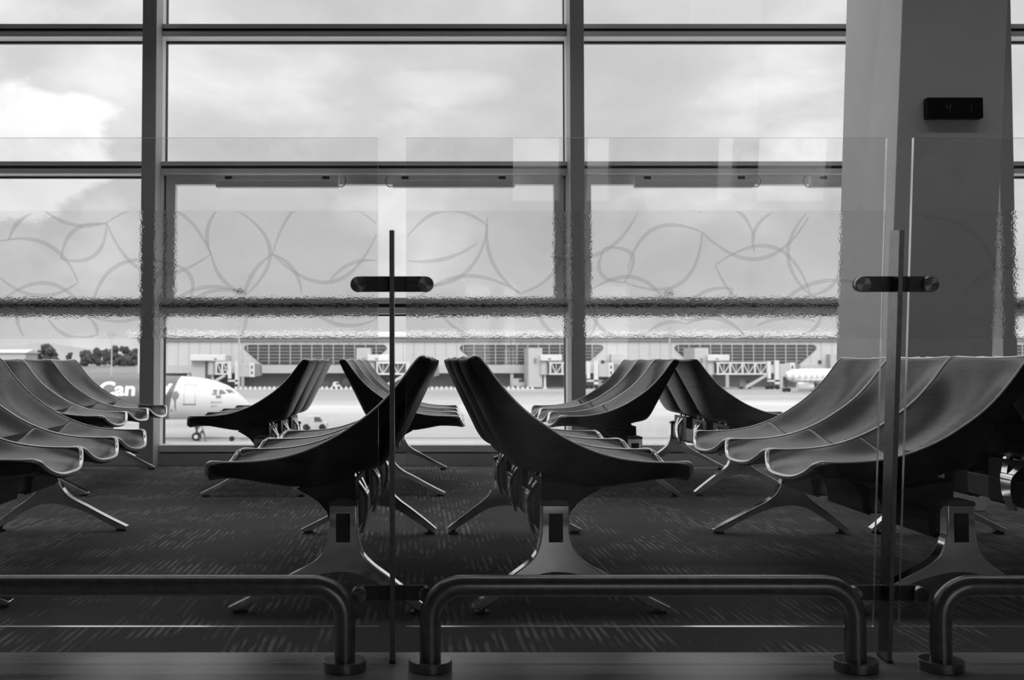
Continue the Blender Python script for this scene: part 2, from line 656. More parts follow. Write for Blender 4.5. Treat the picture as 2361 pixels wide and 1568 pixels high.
# window openers (chain actuators) under the second transom
for k, (pa, pb, lab) in enumerate([
        (497, 780, 'long grey window opener box on the middle window, left of the two'),
        (905, 1187, 'long grey window opener box on the middle window, right of the two'),
        (1465, 1740, 'long grey window opener box on the window left of the slanted column'),
        (1872, 2150, 'grey window opener box half hidden behind the slanted column')]):
    a, b = at(pa, 404, 8.60), at(pb, 404, 8.60)
    zt_, zb_ = at(600, 404, 8.60).z, at(600, 431, 8.60).z
    wa = empty('window_opener', ((a.x + b.x) / 2, 8.64, zb_))
    tag(wa, lab, 'window opener', 'chain openers under the transom')
    hw = (b.x - a.x) / 2
    h = zt_ - zb_
    MB().box(-hw, hw, -0.035, 0.035, 0.0, h * 0.55).build('housing', M['frame'], wa, bevel=0.004)
    MB().box(-hw, hw, -0.02, 0.05, h * 0.55, h).build('mounting_rail', M['frame'], wa)
    for s in (-1, 1):
        MB().box(s * (hw - 0.10) - 0.028, s * (hw - 0.10) + 0.028, -0.026, 0.0, h * 0.72, h * 0.96).build('clip', M['darksteel'], wa, bevel=0.003)
    s = 1 if k % 2 == 0 else -1
    pts = [(s * hw, -0.01, h * .1), (s * (hw + .03), -0.01, h * .05), (s * (hw + .052), -0.01, h * .35), (s * (hw + .055), -0.01, h * .7), (s * (hw + .04), .0, h * 1.0)]
    MB().tube(lerp_path(pts, 14), 0.0035, 8).build('cable', M['darksteel'], wa, smooth=60)

# ------------------------------------------------------------------ beam seating
FE = [(-.262, .8425), (-.246, .836), (-.223, .810), (-.194, .770), (-.158, .726), (-.117, .682), (-.068, .640),
      (-.015, .603), (.038, .570), (.098, .541), (.157, .519), (.221, .503), (.287, .494), (.340, .491), (.385, .490), (.420, .489),
      (.445, .486), (.458, .478)]
BE = [(-.280, .8405), (-.289, .826), (-.281, .795), (-.264, .755), (-.244, .713), (-.221, .665), (-.195, .610),
      (-.166, .550), (-.138, .495), (-.103, .458), (-.030, .440), (.060, .412), (.160, .392), (.240, .402), (.310, .417), (.375, .431),
      (.425, .442), (.452, .458)]
SC = [.006, .013, .023, .034, .044, .052, .057, .060, .061, .060, .056, .051, .047, .045, .046, .050, .054, .056]
EH = [.90, .80, .70, .62, .58, .55, .52, .50, .50, .48, .46, .44, .46, .55, .68, .82, .95, 1.0]
SW = 0.542


def station(t):
    """t in station units -> cross-section ring (front left->right, back right->left)"""
    i = min(int(t), len(FE) - 2)
    return i


def shell_mesh(t0, t1, n, inset=0.0):
    NA = 22
    nst = len(FE) - 1
    rings = []
    data = [Vector((*FE[i], 0)) for i in range(nst + 1)], [Vector((*BE[i], 0)) for i in range(nst + 1)]

    def cr(P, t):
        i = min(int(t), nst - 1)
        u = t - i
        p0, p1, p2, p3 = P[max(i - 1, 0)], P[i], P[i + 1], P[min(i + 2, nst)]
        return 0.5 * ((2 * p1) + (p2 - p0) * u + (2 * p0 - 5 * p1 + 4 * p2 - p3) * u * u + (3 * p1 - p0 - 3 * p2 + p3) * u ** 3)

    def li(A, t):
        i = min(int(t), nst - 1)
        return A[i] + (A[i + 1] - A[i]) * (t - i)
    for k in range(n + 1):
        t = t0 + (t1 - t0) * k / n
        f, b = cr(data[0], t), cr(data[1], t)
        tan = (cr(data[0], min(t + .3, nst)) - cr(data[0], max(t - .3, 0))).normalized()
        nrm = Vector((tan.y, -tan.x, 0))        # points from seat surface into the body
        if nrm.dot(b - f) < 0:
            nrm = -nrm
        k_ = min(1, max(0, (t - 10) / 3))
        nrm = (nrm * (1 - k_) + Vector((0.12 * k_, -1, 0)) * k_).normalized()
        scp, eh = li(SC, t), li(EH, t)
        # towards the very top and the lip the outline closes in a little (rounded corners)
        hw = SW / 2
        if t < 1.2:
            hw -= 0.030 * (1 - t / 1.2) ** 2
        if t > nst - 1.6:
            hw -= 0.022 * ((t - (nst - 1.6)) / 1.6) ** 2
        ring = []
        for j in range(NA + 1):
            x = -math.cos(math.pi * j / NA)
            xx = x * (0.35 + 0.65 * 1) if False else x
            kl = min(1, max(0, (t - 11.5) / 3))
            g = (1 - kl) * (1 - x * x) ** 1.25 + kl * (1 - abs(x) ** 3.4)
            fw = .030 * (1 - x * x) * max(0, (t - 13) / 4) ** 1.5 if t > 13 else 0
            p = f + nrm * (scp * g) + Vector((fw, 0, 0))
            ring.append((p.x, x * hw, p.y))
        for j in range(NA + 1):
            x = math.cos(math.pi * j / NA)
            h = eh + (1 - eh) * math.sqrt(max(0, 1 - abs(x) ** 3.0))
            g = (1 - kl) * (1 - x * x) ** 1.25 + kl * (1 - abs(x) ** 3.4)
            fw = .030 * (1 - x * x) * max(0, (t - 13) / 4) ** 1.5 if t > 13 else 0
            p = f + (b - f) * h + Vector((fw, 0, 0))
            # keep at least a skin thickness behind the scooped face
            need = scp * g + 0.016
            d = (p - f).dot(nrm)
            if d < need:
                p = p + nrm * (need - d)
            ring.append((p.x, x * hw, p.y))
        rings.append(ring)
    m = MB()
    m.rings(rings)
    nr = len(rings[0])
    for fi in range(len(m.f) - 2):
        m.mi[fi] = 0 if (fi % nr) < NA else 1
    m.mi[-1] = m.mi[-2] = 1
    return m, rings, NA


def rim_strip(path, seg):
    pts = []
    for p in path:
        p = Vector(p)
        if not pts or (p - pts[-1]).length > .004:
            pts.append(p)
    def rad(p):
        k = min(1, max(0, (p.x - .40) / .04)) if p.x > 0 else 0
        return .0036 + .0052 * k
    m = MB().tube(pts, .0030, 8)
    # thicken the bead round the front lip
    n = len(pts)
    for i, p in enumerate(pts):
        r = rad(p) / .0030
        for j in range(8):
            v = Vector(m.v[i * 8 + j])
            m.v[i * 8 + j] = p + (v - p) * r
    return m


LEG = [(-.044, .366), (.044, .366), (.046, .262), (.056, .225), (.078, .188), (.12, .155), (.18, .124), (.25, .086), (.32, .050), (.378, .022),
       (.372, .010), (.33, .014), (.26, .050), (.19, .086), (.12, .113), (.06, .129), (0, .135), (-.05, .128), (-.095, .110), (-.15, .076),
       (-.21, .036), (-.245, .014), (-.268, .010), (-.276, .024), (-.22, .070), (-.155, .120), (-.094, .165), (-.062, .203), (-.047, .262)]


def curve_run(pts, n):
    return [(p.x, p.y) for p in lerp_path([(a, b, 0) for a, b in pts], n)]


LEG = LEG[:1] + LEG[1:3] + curve_run(LEG[2:10], 36)[1:] + curve_run(LEG[10:22], 44) + curve_run(LEG[23:29], 30)


def make_leg(parent, y, out_dir):
    m = MB()
    m.prism(LEG, y - 0.027, y + 0.027)
    lg = m.build('leg', M['chrome'], parent, bevel=0.006, smooth=35)
    MB().prism([(-.046, .352), (.046, .352), (.046, .366), (.02, .373), (-.02, .373), (-.046, .366)], y - 0.031, y + 0.031).build('cap', M['darksteel'], lg, bevel=0.003)
    ys = sorted((y + out_dir * 0.0262, y + out_dir * 0.0295))
    MB().box(-.023, .023, ys[0], ys[1], .235, .328).build('end_plate', M['black'], lg, bevel=0.001)
    for u in (.342, -.240):
        f = MB()
        f.cyl((u, y, 0), (u, y, .010), .026, .024, 20)
        f.cyl((u, y, .010), (u, y, .024), .011, .011, 12)
        f.build('foot_pad', M['black'], lg, smooth=40)
    return lg


def make_bench():
    r = empty('seating_bench')
    LEN = 1.66
    MB().box(-.032, .032, .026, LEN - .026, .250, .345).build('beam', M['beam'], r, bevel=0.006)
    make_leg(r, 0.0, -1)
    make_leg(r, LEN, 1)
    for k in range(3):
        yc = 0.275 + 0.555 * k
        sm, sr, na = shell_mesh(9.012, len(FE) - 1, 34)
        st = sm.build('seat', [M['leather'], M['shell']], r, smooth=50, loc=(0, yc, 0))
        path = [q[0] for q in sr] + [q for q in sr[-1][1:na]] + [q[na] for q in reversed(sr)]
        rim_strip(path, 5).build('edge_trim', M['rim'], st, smooth=60)
        sm, sr, na = shell_mesh(0, 8.99, 34)
        bk = sm.build('backrest', [M['leather'], M['shell']], r, smooth=50, loc=(0, yc, 0))
        path = [q[0] for q in reversed(sr)] + [q for q in sr[0][1:na]] + [q[na] for q in sr]
        rim_strip(path, 5).build('edge_trim', M['rim'], bk, smooth=60)
        pan = MB()
        prof = [(-.030, .425), (.17, .395), (.128, .372), (.095, .350), (.068, .318), (.056, .285), (.052, .236), (-.020, .236), (-.034, .250)]
        pan.prism(prof, -.19, .19)
        for yy in (-.16, -.05, .05, .16):
            pan.box(.015, .030, yy - .010, yy + .010, .228, .237)
        pan.build('seat_pan', M['black'], r, bevel=0.004, loc=(0, yc, 0))
        # Y-shaped bracket on the rear of the beam
        Y_ = [(-.030, .222), (.030, .222), (.040, .335), (.052, .375), (.092, .432), (.070, .448), (.030, .405), (.006, .384),
              (-.006, .384), (-.030, .405), (-.070, .448), (-.092, .432), (-.052, .375), (-.040, .335)]

        def uz(z):
            return -0.040 - 0.022 * math.sin(math.pi * min(1, max(0, (z - .222) / .2))) + max(0, z - .36) * 0.30
        # finely sliced so that it can curve
        zs = [.222 + (.448 - .222) * i / 26 for i in range(27)]

        def span(z):
            ys = []
            n = len(Y_)
            for i in range(n):
                (y0, z0), (y1, z1) = Y_[i], Y_[(i + 1) % n]
                if z0 == z1:
                    continue
                if min(z0, z1) <= z <= max(z0, z1):
                    ys.append(y0 + (y1 - y0) * (z - z0) / (z1 - z0))
            ys = sorted(set(round(v, 5) for v in ys))
            return ys
        b = MB()
        lo, hi = [], []
        for z in zs:
            ys = span(z - 1e-4 if z > .447 else z + 1e-4)
            if z < .372:
                lo.append((z, ys[0], ys[-1]))
        T = 0.012
        b.rings([[(uz(z), y0, z), (uz(z), y1, z), (uz(z) + T, y1, z), (uz(z) + T, y0, z)] for z, y0, y1 in lo])
        for s in (-1, 1):
            arm = []
            za = lo[-1][0]
            ya = lo[-1][2]
            for q in range(9):
                u = q / 8
                y_in = 0.0 + .046 * (u ** 0.7)
                y_out = ya + (.098 - ya) * (u ** 1.0)
                z_in = za + (.448 - za) * u
                z_out = za + (.430 - za) * u
                arm.append([(uz(z_in), s * y_in, z_in), (uz(z_out), s * y_out, z_out),
                            (uz(z_out) + T, s * y_out, z_out), (uz(z_in) + T, s * y_in, z_in)])
            b.rings(arm)
        b.build('bracket', M['chrome'], r, bevel=0.002, smooth=40, loc=(0, yc, 0))
    return r


# near-leg (x, y), far-leg (x, y), facing (+1 right, -1 left), label
benches = [
    ((-1.735, 3.66), (-1.786, 5.32), 1, 'row of black seats facing right at the left edge, nearest row on that side'),
    ((-.238, 3.58), (-.177, 5.24), -1, 'near central seat row facing left, back to back just right of the thin glass post'),
    ((.454, 3.58), (.417, 5.24), 1, 'near central seat row facing right, behind the long bent rail'),
    ((1.776, 3.58), (1.797, 5.24), -1, 'near seat row facing left behind the right-hand glass post'),
    ((2.44, 3.58), (2.453, 5.24), 1, 'mostly hidden seat row facing right at the right edge, showing a chrome bracket'),
    ((-2.392, 6.71), (-2.38, 8.33), 1, 'far seat row facing right by the left window post, in front of the airliner'),
    ((-.945, 6.71), (-.93, 8.33), -1, 'far seat row facing left, standing in front of the airliner nose'),
    ((-.196, 6.71), (-.140, 8.33), 1, 'far seat row facing right, partly hidden by the near left-facing row'),
    ((1.336, 6.71), (1.345, 8.33), -1, 'far seat row facing left, beside the foot of the right window post'),
    ((1.985, 6.71), (1.998, 8.33), 1, 'far seat row facing right with pale brackets showing under its rear'),
]
proto = make_bench()
for i, (p, q, face, lab) in enumerate(benches):
    o = proto if i == 0 else copy_tree(proto)
    yaw = math.atan2(-(q[0] - p[0]), q[1] - p[1])
    if face > 0:
        o.location = (p[0], p[1], 0)
        o.rotation_euler = (0, 0, yaw)
    else:
        o.location = (q[0], q[1], 0)
        o.rotation_euler = (0, 0, math.pi + yaw)
    tag(o, lab, 'bench', 'three-seat benches in the departure lounge')

# ------------------------------------------------------------------ leaning glass screen
SLOPE, D0 = 0.10, 3.02
TILT = math.atan(SLOPE)


def screen_frame(name, x):
    """an Empty at the foot of the screen, its z axis leaning towards the walkway"""
    o = empty(name, (x, D0, 0))
    o.rotation_euler = (TILT, 0, 0)
    return o


ksl = math.sqrt(1 + SLOPE ** 2)
G0, G1 = 0.095 * ksl, 1.42 * ksl
F0, F1 = 0.886 * ksl, 1.227 * ksl
panes = [(-1.373, -.103, 'left glass panel with leaf-patterned film, running out of the frame'),
         (-.028, 1.256, 'middle glass panel with leaf-patterned film between the two posts'),
         (1.327, 2.597, 'right-hand glass panel with a bright left edge, in front of the slanted column')]


def film_px(px, py):
    """point on the screen plane (x, z along the slope) seen at a pixel"""
    p = at(px, py, 2.9)
    for _ in range(6):
        p = at(px, py, D0 - SLOPE * p.z - 0.013)
    return p.x, p.z * ksl


def arc_strip(mb, p0, p1, bulge, wd, y):
    """curved line between two points with a sideways bulge, tapering at its ends"""
    a, b = Vector(p0), Vector(p1)
    d = b - a
    n = Vector((-d.y, d.x))
    n = n / (n.length or 1)
    K = 18
    L_, R_ = [], []
    for i in range(K + 1):
        t = i / K
        c = a + d * t + n * (4 * bulge * d.length * t * (1 - t))
        tn = (d + n * (4 * bulge * d.length * (1 - 2 * t))).normalized()
        nn = Vector((-tn.y, tn.x))
        ww = wd * (0.35 + 0.65 * math.sin(math.pi * t)) / 2
        L_.append(c + nn * ww)
        R_.append(c - nn * ww)
    rings = [[(l.x, y, l.y), (r.x, y, r.y), (r.x, y - .0006, r.y), (l.x, y - .0006, l.y)] for l, r in zip(L_, R_)]
    mb.rings(rings)


# leaf outlines read off the film: (x0, y0, x1, y1, bulge)
leafs = [
    (100, 482, 245, 512, -.14), (245, 512, 486, 585, .30), (245, 512, 486, 585, -.33), (245, 516, 140, 596, -.25), (245, 516, 140, 596, .30),
    (0, 555, 180, 650, .22), (0, 640, 180, 650, -.20), (70, 492, 20, 552, -.12), (0, 695, 208, 735, .30), (60, 680, 55, 775, -.2),
    (208, 730, 388, 605, .28), (208, 730, 388, 605, -.30), (388, 605, 432, 700, .32), (388, 605, 362, 715, -.2), (300, 725, 432, 700, -.1),
    (432, 700, 568, 676, .14), (365, 735, 565, 676, .20), (500, 483, 486, 585, -.15), (486, 583, 566, 680, -.14), (545, 483, 566, 680, .34),
    (628, 585, 562, 690, -.12), (628, 585, 870, 515, .40), (628, 585, 870, 540, -.36), (628, 585, 695, 675, .16), (562, 690, 555, 775, .1),
    (760, 648, 870, 600, .15), (110, 735, 225, 770, -.2), (208, 735, 225, 770, .1), (700, 690, 870, 735, -.2), (620, 700, 650, 735, .05),
    (936, 545, 1125, 520, .26), (1125, 500, 1200, 676, -.16), (936, 655, 1125, 520, -.25), (1200, 676, 1285, 500, -.26), (936, 712, 1200, 676, .22),
    (1270, 590, 1470, 490, -.20), (1270, 590, 1345, 680, .20), (1345, 680, 1555, 735, .32), (1395, 570, 1440, 650, .5), (1395, 570, 1440, 650, -.4),
    (1448, 620, 1620, 535, .30), (1440, 650, 1620, 535, -.34), (1620, 535, 1865, 500, -.32), (1650, 610, 1870, 680, .34), (1650, 610, 1870, 680, -.30),
    (1870, 680, 1860, 490, .25), (1870, 680, 1943, 600, -.2), (1610, 490, 1740, 550, .30), (1740, 580, 1780, 490, .2), (1570, 735, 1690, 665, .20),
    (1570, 735, 1690, 665, -.20), (1235, 690, 1290, 775, -.15), (1355, 690, 1360, 775, .2), (1355, 700, 1490, 770, -.25), (1490, 770, 1580, 745, .15),
    (1580, 748, 1720, 775, .2), (1850, 770, 1895, 715, -.2), (1770, 735, 1995, 655, .18), (1745, 750, 1880, 740, .1), (1000, 700, 1210, 770, -.2),
    (1100, 560, 940, 600, .1), (2130, 500, 2300, 640, .2), (2220, 690, 2361, 620, .2), (2300, 560, 2361, 690, -.2)]
films = [MB(), MB(), MB()]
for (x0, y0, x1, y1, bu) in leafs:
    a, b = film_px(x0, y0), film_px(x1, y1)
    mx_ = (a[0] + b[0]) / 2
    k = 0 if mx_ < -.065 else (1 if mx_ < 1.29 else 2)
    xa, xb, _ = panes[k]
    a = (min(max(a[0], xa + .004), xb - .004) - xa, a[1])
    b = (min(max(b[0], xa + .004), xb - .004) - xa, b[1])
    arc_strip(films[k], a, b, bu, 0.0110, -.0128)
# clip the leaf lines to the film band
for k, (xa, xb, lab) in enumerate(panes):
    g = screen_frame('glass_panel', xa)
    tag(g, lab, 'glass panel', 'leaning glass panels of the screen')
    wdt = xb - xa
    T = 0.012
    m = MB()
    # faces: clear; narrow ground edges
    b0 = len(m.v)
    m.box(0, wdt, -T / 2, T / 2, G0, G1)
    m.mi = [1, 1, 0, 0, 1, 1]
    m.build('pane', [M['screen'], M['edge']], g)
    MB().box(0.001, wdt - 0.001, -T / 2 - .0030, -T / 2 - .0006, F0, F1).build('film', M['film'], g)
    f = films[k]
    f.v = [(min(max(x, .002), wdt - .002), y, min(max(z, F0 + .002), F1 - .002)) for x, y, z in f.v]
    f.v = [(x, y + .0026, z) for x, y, z in f.v]
    f.build('leaf_pattern', M['lines'], g)


def bar(px_len, hz, t):
    pass


def make_post(x, lab):
    g = screen_frame('screen_post', x)
    tag(g, lab, 'post', 'flat steel posts of the glass screen')
    MB().box(-.0065, .0065, -.030, .032, 0.004, 1.175 * ksl).build('upright', M['steel'], g, bevel=0.0015)
    MB().box(-.0085, .0085, -.034, .036, 0.0, 0.010).build('foot_plate', M['darksteel'], g)
    for z in (1.031 * ksl, .185 * ksl):
        m = MB()
        hl, hh = .112, .0212
        pts = []
        for i in range(13):
            a = -math.pi / 2 + math.pi * i / 12
            pts.append((hl - hh + hh * math.cos(a), z + hh * math.sin(a)))
        for i in range(13):
            a = math.pi / 2 + math.pi * i / 12
            pts.append((-hl + hh + hh * math.cos(a), z + hh * math.sin(a)))
        m.prism(pts, .0075, .0155)
        cl = m.build('clamp', M['darksteel'], g, bevel=0.001)
        for s in (-1, 1):
            kb = MB()
            kb.cyl((s * (hl - hh), .0075, z), (s * (hl - hh), -.012, z), .0212, .0212, 40)
            kb.build('knob', M['knob'], cl, smooth=40, bevel=0.0015)
    return g


# turned-steel knobs: radial glints
mk = mat('turned_steel', 0.30, 0.28, metal=1.0)
b = mk.node_tree.nodes['Principled BSDF']
b.inputs['Anisotropic'].default_value = 0.85
tn = mk.node_tree.nodes.new('ShaderNodeTangent')
tn.direction_type = 'RADIAL'
tn.axis = 'Y'
mk.node_tree.links.new(tn.outputs[0], b.inputs['Tangent'])
M['knob'] = mk
make_post(-.0655, 'thin dark steel post seen edge-on between the left and middle glass panels')
make_post(1.292, 'flat steel post at the right, between the middle and right glass panels')

# ------------------------------------------------------------------ low bent guard rails
RY, RR, RZ = 2.93, 0.0285, 0.222
rails = [(-1.33, -.192, 'low bent steel guard rail at the left, running out of the frame'),
         (.0375, 1.175, 'low bent steel guard rail in the middle, both legs in view'),
         (1.404, 2.54, 'low bent steel guard rail at the right edge of the walkway')]
for xa, xb, lab in rails:
    g = empty('guard_rail', ((xa + xb) / 2, RY, 0))
    tag(g, lab, 'guard rail', 'low bent guard rails along the glass screen')
    h = (xb - xa) / 2
    R_ = 0.085
    pts = [(-h, 0, 0.02), (-h, 0, (RZ - R_) * .5), (-h, 0, RZ - R_)]
    for i in range(1, 13):
        a = math.pi / 2 * i / 12
        pts.append((-h + R_ - R_ * math.cos(a), 0, RZ - R_ + R_ * math.sin(a)))
    pts += [(x, 0, RZ) for x in (-h * .6, -h * .2, h * .2, h * .6)]
    for i in range(0, 13):
        a = math.pi / 2 * i / 12
        pts.append((h - R_ + R_ * math.sin(a), 0, RZ - R_ + R_ * math.cos(a)))
    pts += [(h, 0, (RZ - R_) * .5), (h, 0, 0.02)]
    MB().tube(pts, RR, 32).build('pipe', M['steel'], g, smooth=50)
    for s in (-1, 1):
        f = MB().cyl((s * h, 0, 0), (s * h, 0, .027), .058, .058, 48)
        f.build('base_flange', M['steel'], g, smooth=40, bevel=0.002)

# ------------------------------------------------------------------ OUTSIDE
GZ = -6.22
M['apron'] = None


def apron_material():
    m = mat('apron_concrete', 0.5, 0.8, spec=0.2)
    t = m.node_tree
    b = t.nodes['Principled BSDF']
    nd, lk = t.nodes.new, t.links.new
    co = nd('ShaderNodeTexCoord')
    mpn = nd('ShaderNodeMapping')
    mpn.inputs['Scale'].default_value = (.012, .055, 1)
    nz = nd('ShaderNodeTexNoise')
    nz.inputs['Scale'].default_value = 1.0
    nz.inputs['Detail'].default_value = 6
    rp = nd('ShaderNodeValToRGB')
    rp.color_ramp.elements[0].position = .35
    rp.color_ramp.elements[0].color = (.27, .27, .27, 1)
    rp.color_ramp.elements[1].position = .65
    rp.color_ramp.elements[1].color = (.38, .38, .38, 1)
    lk(co.outputs['Object'], mpn.inputs[0])
    lk(mpn.outputs[0], nz.inputs['Vector'])
    lk(nz.outputs['Fac'], rp.inputs[0])
    # asphalt of the service road towards the far pier is darker
    sp = nd('ShaderNodeSeparateXYZ')
    lk(co.outputs['Object'], sp.inputs[0])
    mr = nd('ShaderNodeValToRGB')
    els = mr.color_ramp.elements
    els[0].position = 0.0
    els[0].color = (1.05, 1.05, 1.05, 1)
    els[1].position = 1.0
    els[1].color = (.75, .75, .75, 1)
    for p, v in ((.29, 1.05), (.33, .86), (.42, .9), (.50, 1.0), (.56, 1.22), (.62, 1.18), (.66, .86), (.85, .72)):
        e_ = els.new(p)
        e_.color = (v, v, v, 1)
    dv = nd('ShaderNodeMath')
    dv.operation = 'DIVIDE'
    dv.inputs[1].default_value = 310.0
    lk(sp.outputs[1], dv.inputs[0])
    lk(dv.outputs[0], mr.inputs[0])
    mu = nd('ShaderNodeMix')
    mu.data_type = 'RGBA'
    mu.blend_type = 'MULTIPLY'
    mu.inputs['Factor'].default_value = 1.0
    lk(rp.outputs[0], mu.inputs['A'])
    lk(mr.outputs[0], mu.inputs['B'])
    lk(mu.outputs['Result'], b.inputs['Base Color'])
    return m


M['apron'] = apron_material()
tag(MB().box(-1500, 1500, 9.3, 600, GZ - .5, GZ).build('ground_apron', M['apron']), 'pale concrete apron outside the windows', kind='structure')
M['line_dark'] = mat('dark_strip', 0.12, 0.8)  # thin dark strip laid across the apron
tag(MB().box(-80, 120, 100.7, 101.5, GZ, GZ + .03).build('apron_dark_line', M['line_dark']), 'thin dark line crossing the apron under the airliner', kind='structure')
M['grass'] = noise_mat('dry_grass', 0.12, 0.17, .02, 0.9, detail=8)
gb = MB()
gb.rings([[(-1500, 560, GZ - .2), (-1500, 600, GZ), (-1500, 700, -1.7), (-1500, 1400, -1.0), (-1500, 1400, GZ - 1)],
          [(1500, 560, GZ - .2), (1500, 600, GZ), (1500, 700, -1.7), (1500, 1400, -1.0), (1500, 1400, GZ - 1)]])
tag(gb.build('grass_bank', M['grass']), 'grassy bank beyond the apron', kind='structure')
# hills
M['hill'] = noise_mat('hazy_hill', 0.24, 0.28, .004, 1.0, detail=6)
hl = MB()
prof = [(-900, 832), (-400, 815), (-150, 812), (-40, 806), (0, 803), (40, 798), (85, 791), (120, 792), (160, 799), (220, 806), (300, 815), (420, 826), (700, 834)]
rg = []
for px, py in prof:
    p = at(px, py, 1300)
    rg.append([(p.x, 1200, -4), (p.x, 1230, (p.z - 4) * .55), (p.x, 1300, p.z), (p.x, 1380, p.z * .6), (p.x, 1450, -4)])
hl.rings(rg)
tag(hl.build('hill', M['hill'], smooth=60), 'low hazy hills on the horizon at the left', kind='structure')

# ---- trees
M['leaf'] = noise_mat('dark_foliage', 0.03, 0.07, .8, 0.9)
M['bark'] = mat('bark', 0.12, 0.9)


def make_tree(px, top_y, wpx, Y, seed, lab, name='tree'):
    rnd = random.Random(seed)
    base = at(px, 845, Y)
    top = at(px, top_y, Y)
    H = top.z - base.z
    Wd = wpx / FPX * Y
    g = empty(name, (base.x, Y, base.z - .5))
    tag(g, lab, 'tree', 'trees at the edge of the airfield')
    MB().tube([(0, 0, 0), (.1, 0, H * .3), (0, .1, H * .6)], .25, 8).build('trunk', M['bark'], g, smooth=60)
    m = MB()
    for i in range(26):
        a = rnd.uniform(0, 2 * math.pi)
        rr_ = rnd.uniform(0, .38) * Wd
        zz = H * rnd.uniform(.18, .86)
        sz = rnd.uniform(.13, .24) * min(Wd, H) * (1.15 - .5 * zz / H)
        c = Vector((rr_ * math.cos(a) * (1.15 - .55 * zz / H), rr_ * math.sin(a) * .6, zz))
        # lumpy leaf mass
        rings = []
        for k in range(1, 7):
            ph = math.pi * k / 7
            rings.append([c + Vector((math.sin(ph) * math.cos(t), math.sin(ph) * math.sin(t), math.cos(ph))) * sz * rnd.uniform(.72, 1.25)
                          for t in [2 * math.pi * q / 9 for q in range(9)]])
        m.rings(rings)
    m.build('crown', M['leaf'], g)
    return g


tl = ['large bushy tree standing alone left of the window post', 'small rounded tree between the lone tree and the tree belt',
      'first tree of the belt, at its left end', 'second tree of the belt from its left end', 'low tree in the belt left of the lamp pole',
      'tall tree just left of the lamp pole', 'tallest dark tree just right of the lamp pole', 'rightmost tree of the belt beside the window post',
      'low shrubby tree at the foot of the hills, far left']
for (px, ty, wp, Y, sd_, nm), lab in zip([
        (108, 791, 62, 700, 1, 't'), (160, 808, 22, 705, 2, 't'), (198, 802, 40, 700, 3, 't'), (224, 797, 40, 715, 4, 't'),
        (243, 800, 30, 695, 5, 't'), (262, 793, 42, 720, 6, 't'), (286, 790, 40, 700, 7, 't'), (313, 797, 40, 745, 8, 't'), (30, 824, 90, 720, 9, 't')], tl):
    make_tree(px, ty, wp, Y, sd_, lab)

# far left hangar
M['white'] = mat('painted_white', 0.50, 0.6)
M['offwhite'] = mat('painted_pale_grey', 0.36, 0.6)
M['midgrey'] = mat('painted_mid_grey', 0.16, 0.6)
M['darkgrey'] = mat('painted_dark_grey', 0.05, 0.6)
a, b_ = at(-120, 806, 640), at(70, 830, 640)
hg = empty('hangar', ((a.x + b_.x) / 2, 640, -6.0))
tag(hg, 'long low pale hangar under the hills at the far left', 'building')
hw = (b_.x - a.x) / 2
MB().box(-hw, hw, -8, 12, 0, b_.z + 6.0 + 4).build('wall', M['offwhite'], hg)
MB().prism([(-9, b_.z + 10), (13, b_.z + 10), (13, b_.z + 10.4), (2, a.z + 6), (-9, b_.z + 10.4)], -hw - 1, hw + 1, 'yz').build('roof', M['white'], hg)

# ---- terminal pier
TY = 309.0
PXM = FPX / TY


def tz(py):
    return at(900, py, TY).z


def tx(px):
    return (px - CX) / FPX * TY


M['clad'] = None


def clad_material():
    m = mat('facade_cladding', 0.45, 0.6)
    t = m.node_tree
    b = t.nodes['Principled BSDF']
    nd, lk = t.nodes.new, t.links.new
    co = nd('ShaderNodeTexCoord')
    sp = nd('ShaderNodeSeparateXYZ')
    lk(co.outputs['Object'], sp.inputs[0])

    def line(src, period, wdt, off=0.0):
        a = nd('ShaderNodeMath')
        a.operation = 'ADD'
        a.inputs[1].default_value = off + 1000 * period
        lk(src, a.inputs[0])
        mo = nd('ShaderNodeMath')
        mo.operation = 'MODULO'
        mo.inputs[1].default_value = period
        lk(a.outputs[0], mo.inputs[0])
        lt = nd('ShaderNodeMath')
        lt.operation = 'LESS_THAN'
        lt.inputs[1].default_value = wdt
        lk(mo.outputs[0], lt.inputs[0])
        return lt.outputs[0]
    l1 = line(sp.outputs[0], 24.7 / PXM, .32)
    l2 = line(sp.outputs[2], 1.5, .10)
    mxn = nd('ShaderNodeMath')
    mxn.operation = 'MULTIPLY_ADD'
    mxn.inputs[1].default_value = -.10
    mxn.inputs[2].default_value = .42
    lk(l1, mxn.inputs[0])
    m2 = nd('ShaderNodeMath')
    m2.operation = 'MULTIPLY_ADD'
    m2.inputs[1].default_value = -.03
    lk(l2, m2.inputs[0])
    lk(mxn.outputs[0], m2.inputs[2])
    lk(m2.outputs[0], b.inputs['Base Color'])
    return m


M['clad'] = clad_material()
M['louvre'] = mat('louvre_glass', 0.03, 0.35)
M['louvreband'] = mat('louvre_band', 0.15, 0.5)
tb = empty('terminal_building', (tx(1200), TY, GZ))
tag(tb, 'long pale terminal pier with wedge-shaped louvred windows across the apron', 'building')
X0, X1 = tx(318) - tx(1200), tx(3000) - tx(1200)
zr = lambda py: tz(py) - GZ
MB().box(X0, X1, 0, 60, zr(858), zr(780)).build('facade', M['clad'], tb)
MB().box(X0, X1, -0.5, 60, zr(858) - .3, zr(842)).build('fascia_band', M['offwhite'], tb)
MB().box(X0 - 3, X1, -1.2, 64, zr(779), zr(766)).build('roof', M['white'], tb, bevel=.4)
MB().box(X0, X1, -.6, 0.2, zr(787), zr(781)).build('gutter', M['midgrey'], tb)
MB().box(X0, X1, 4, 60, 0, zr(858)).build('undercroft_wall', M['midgrey'], tb)
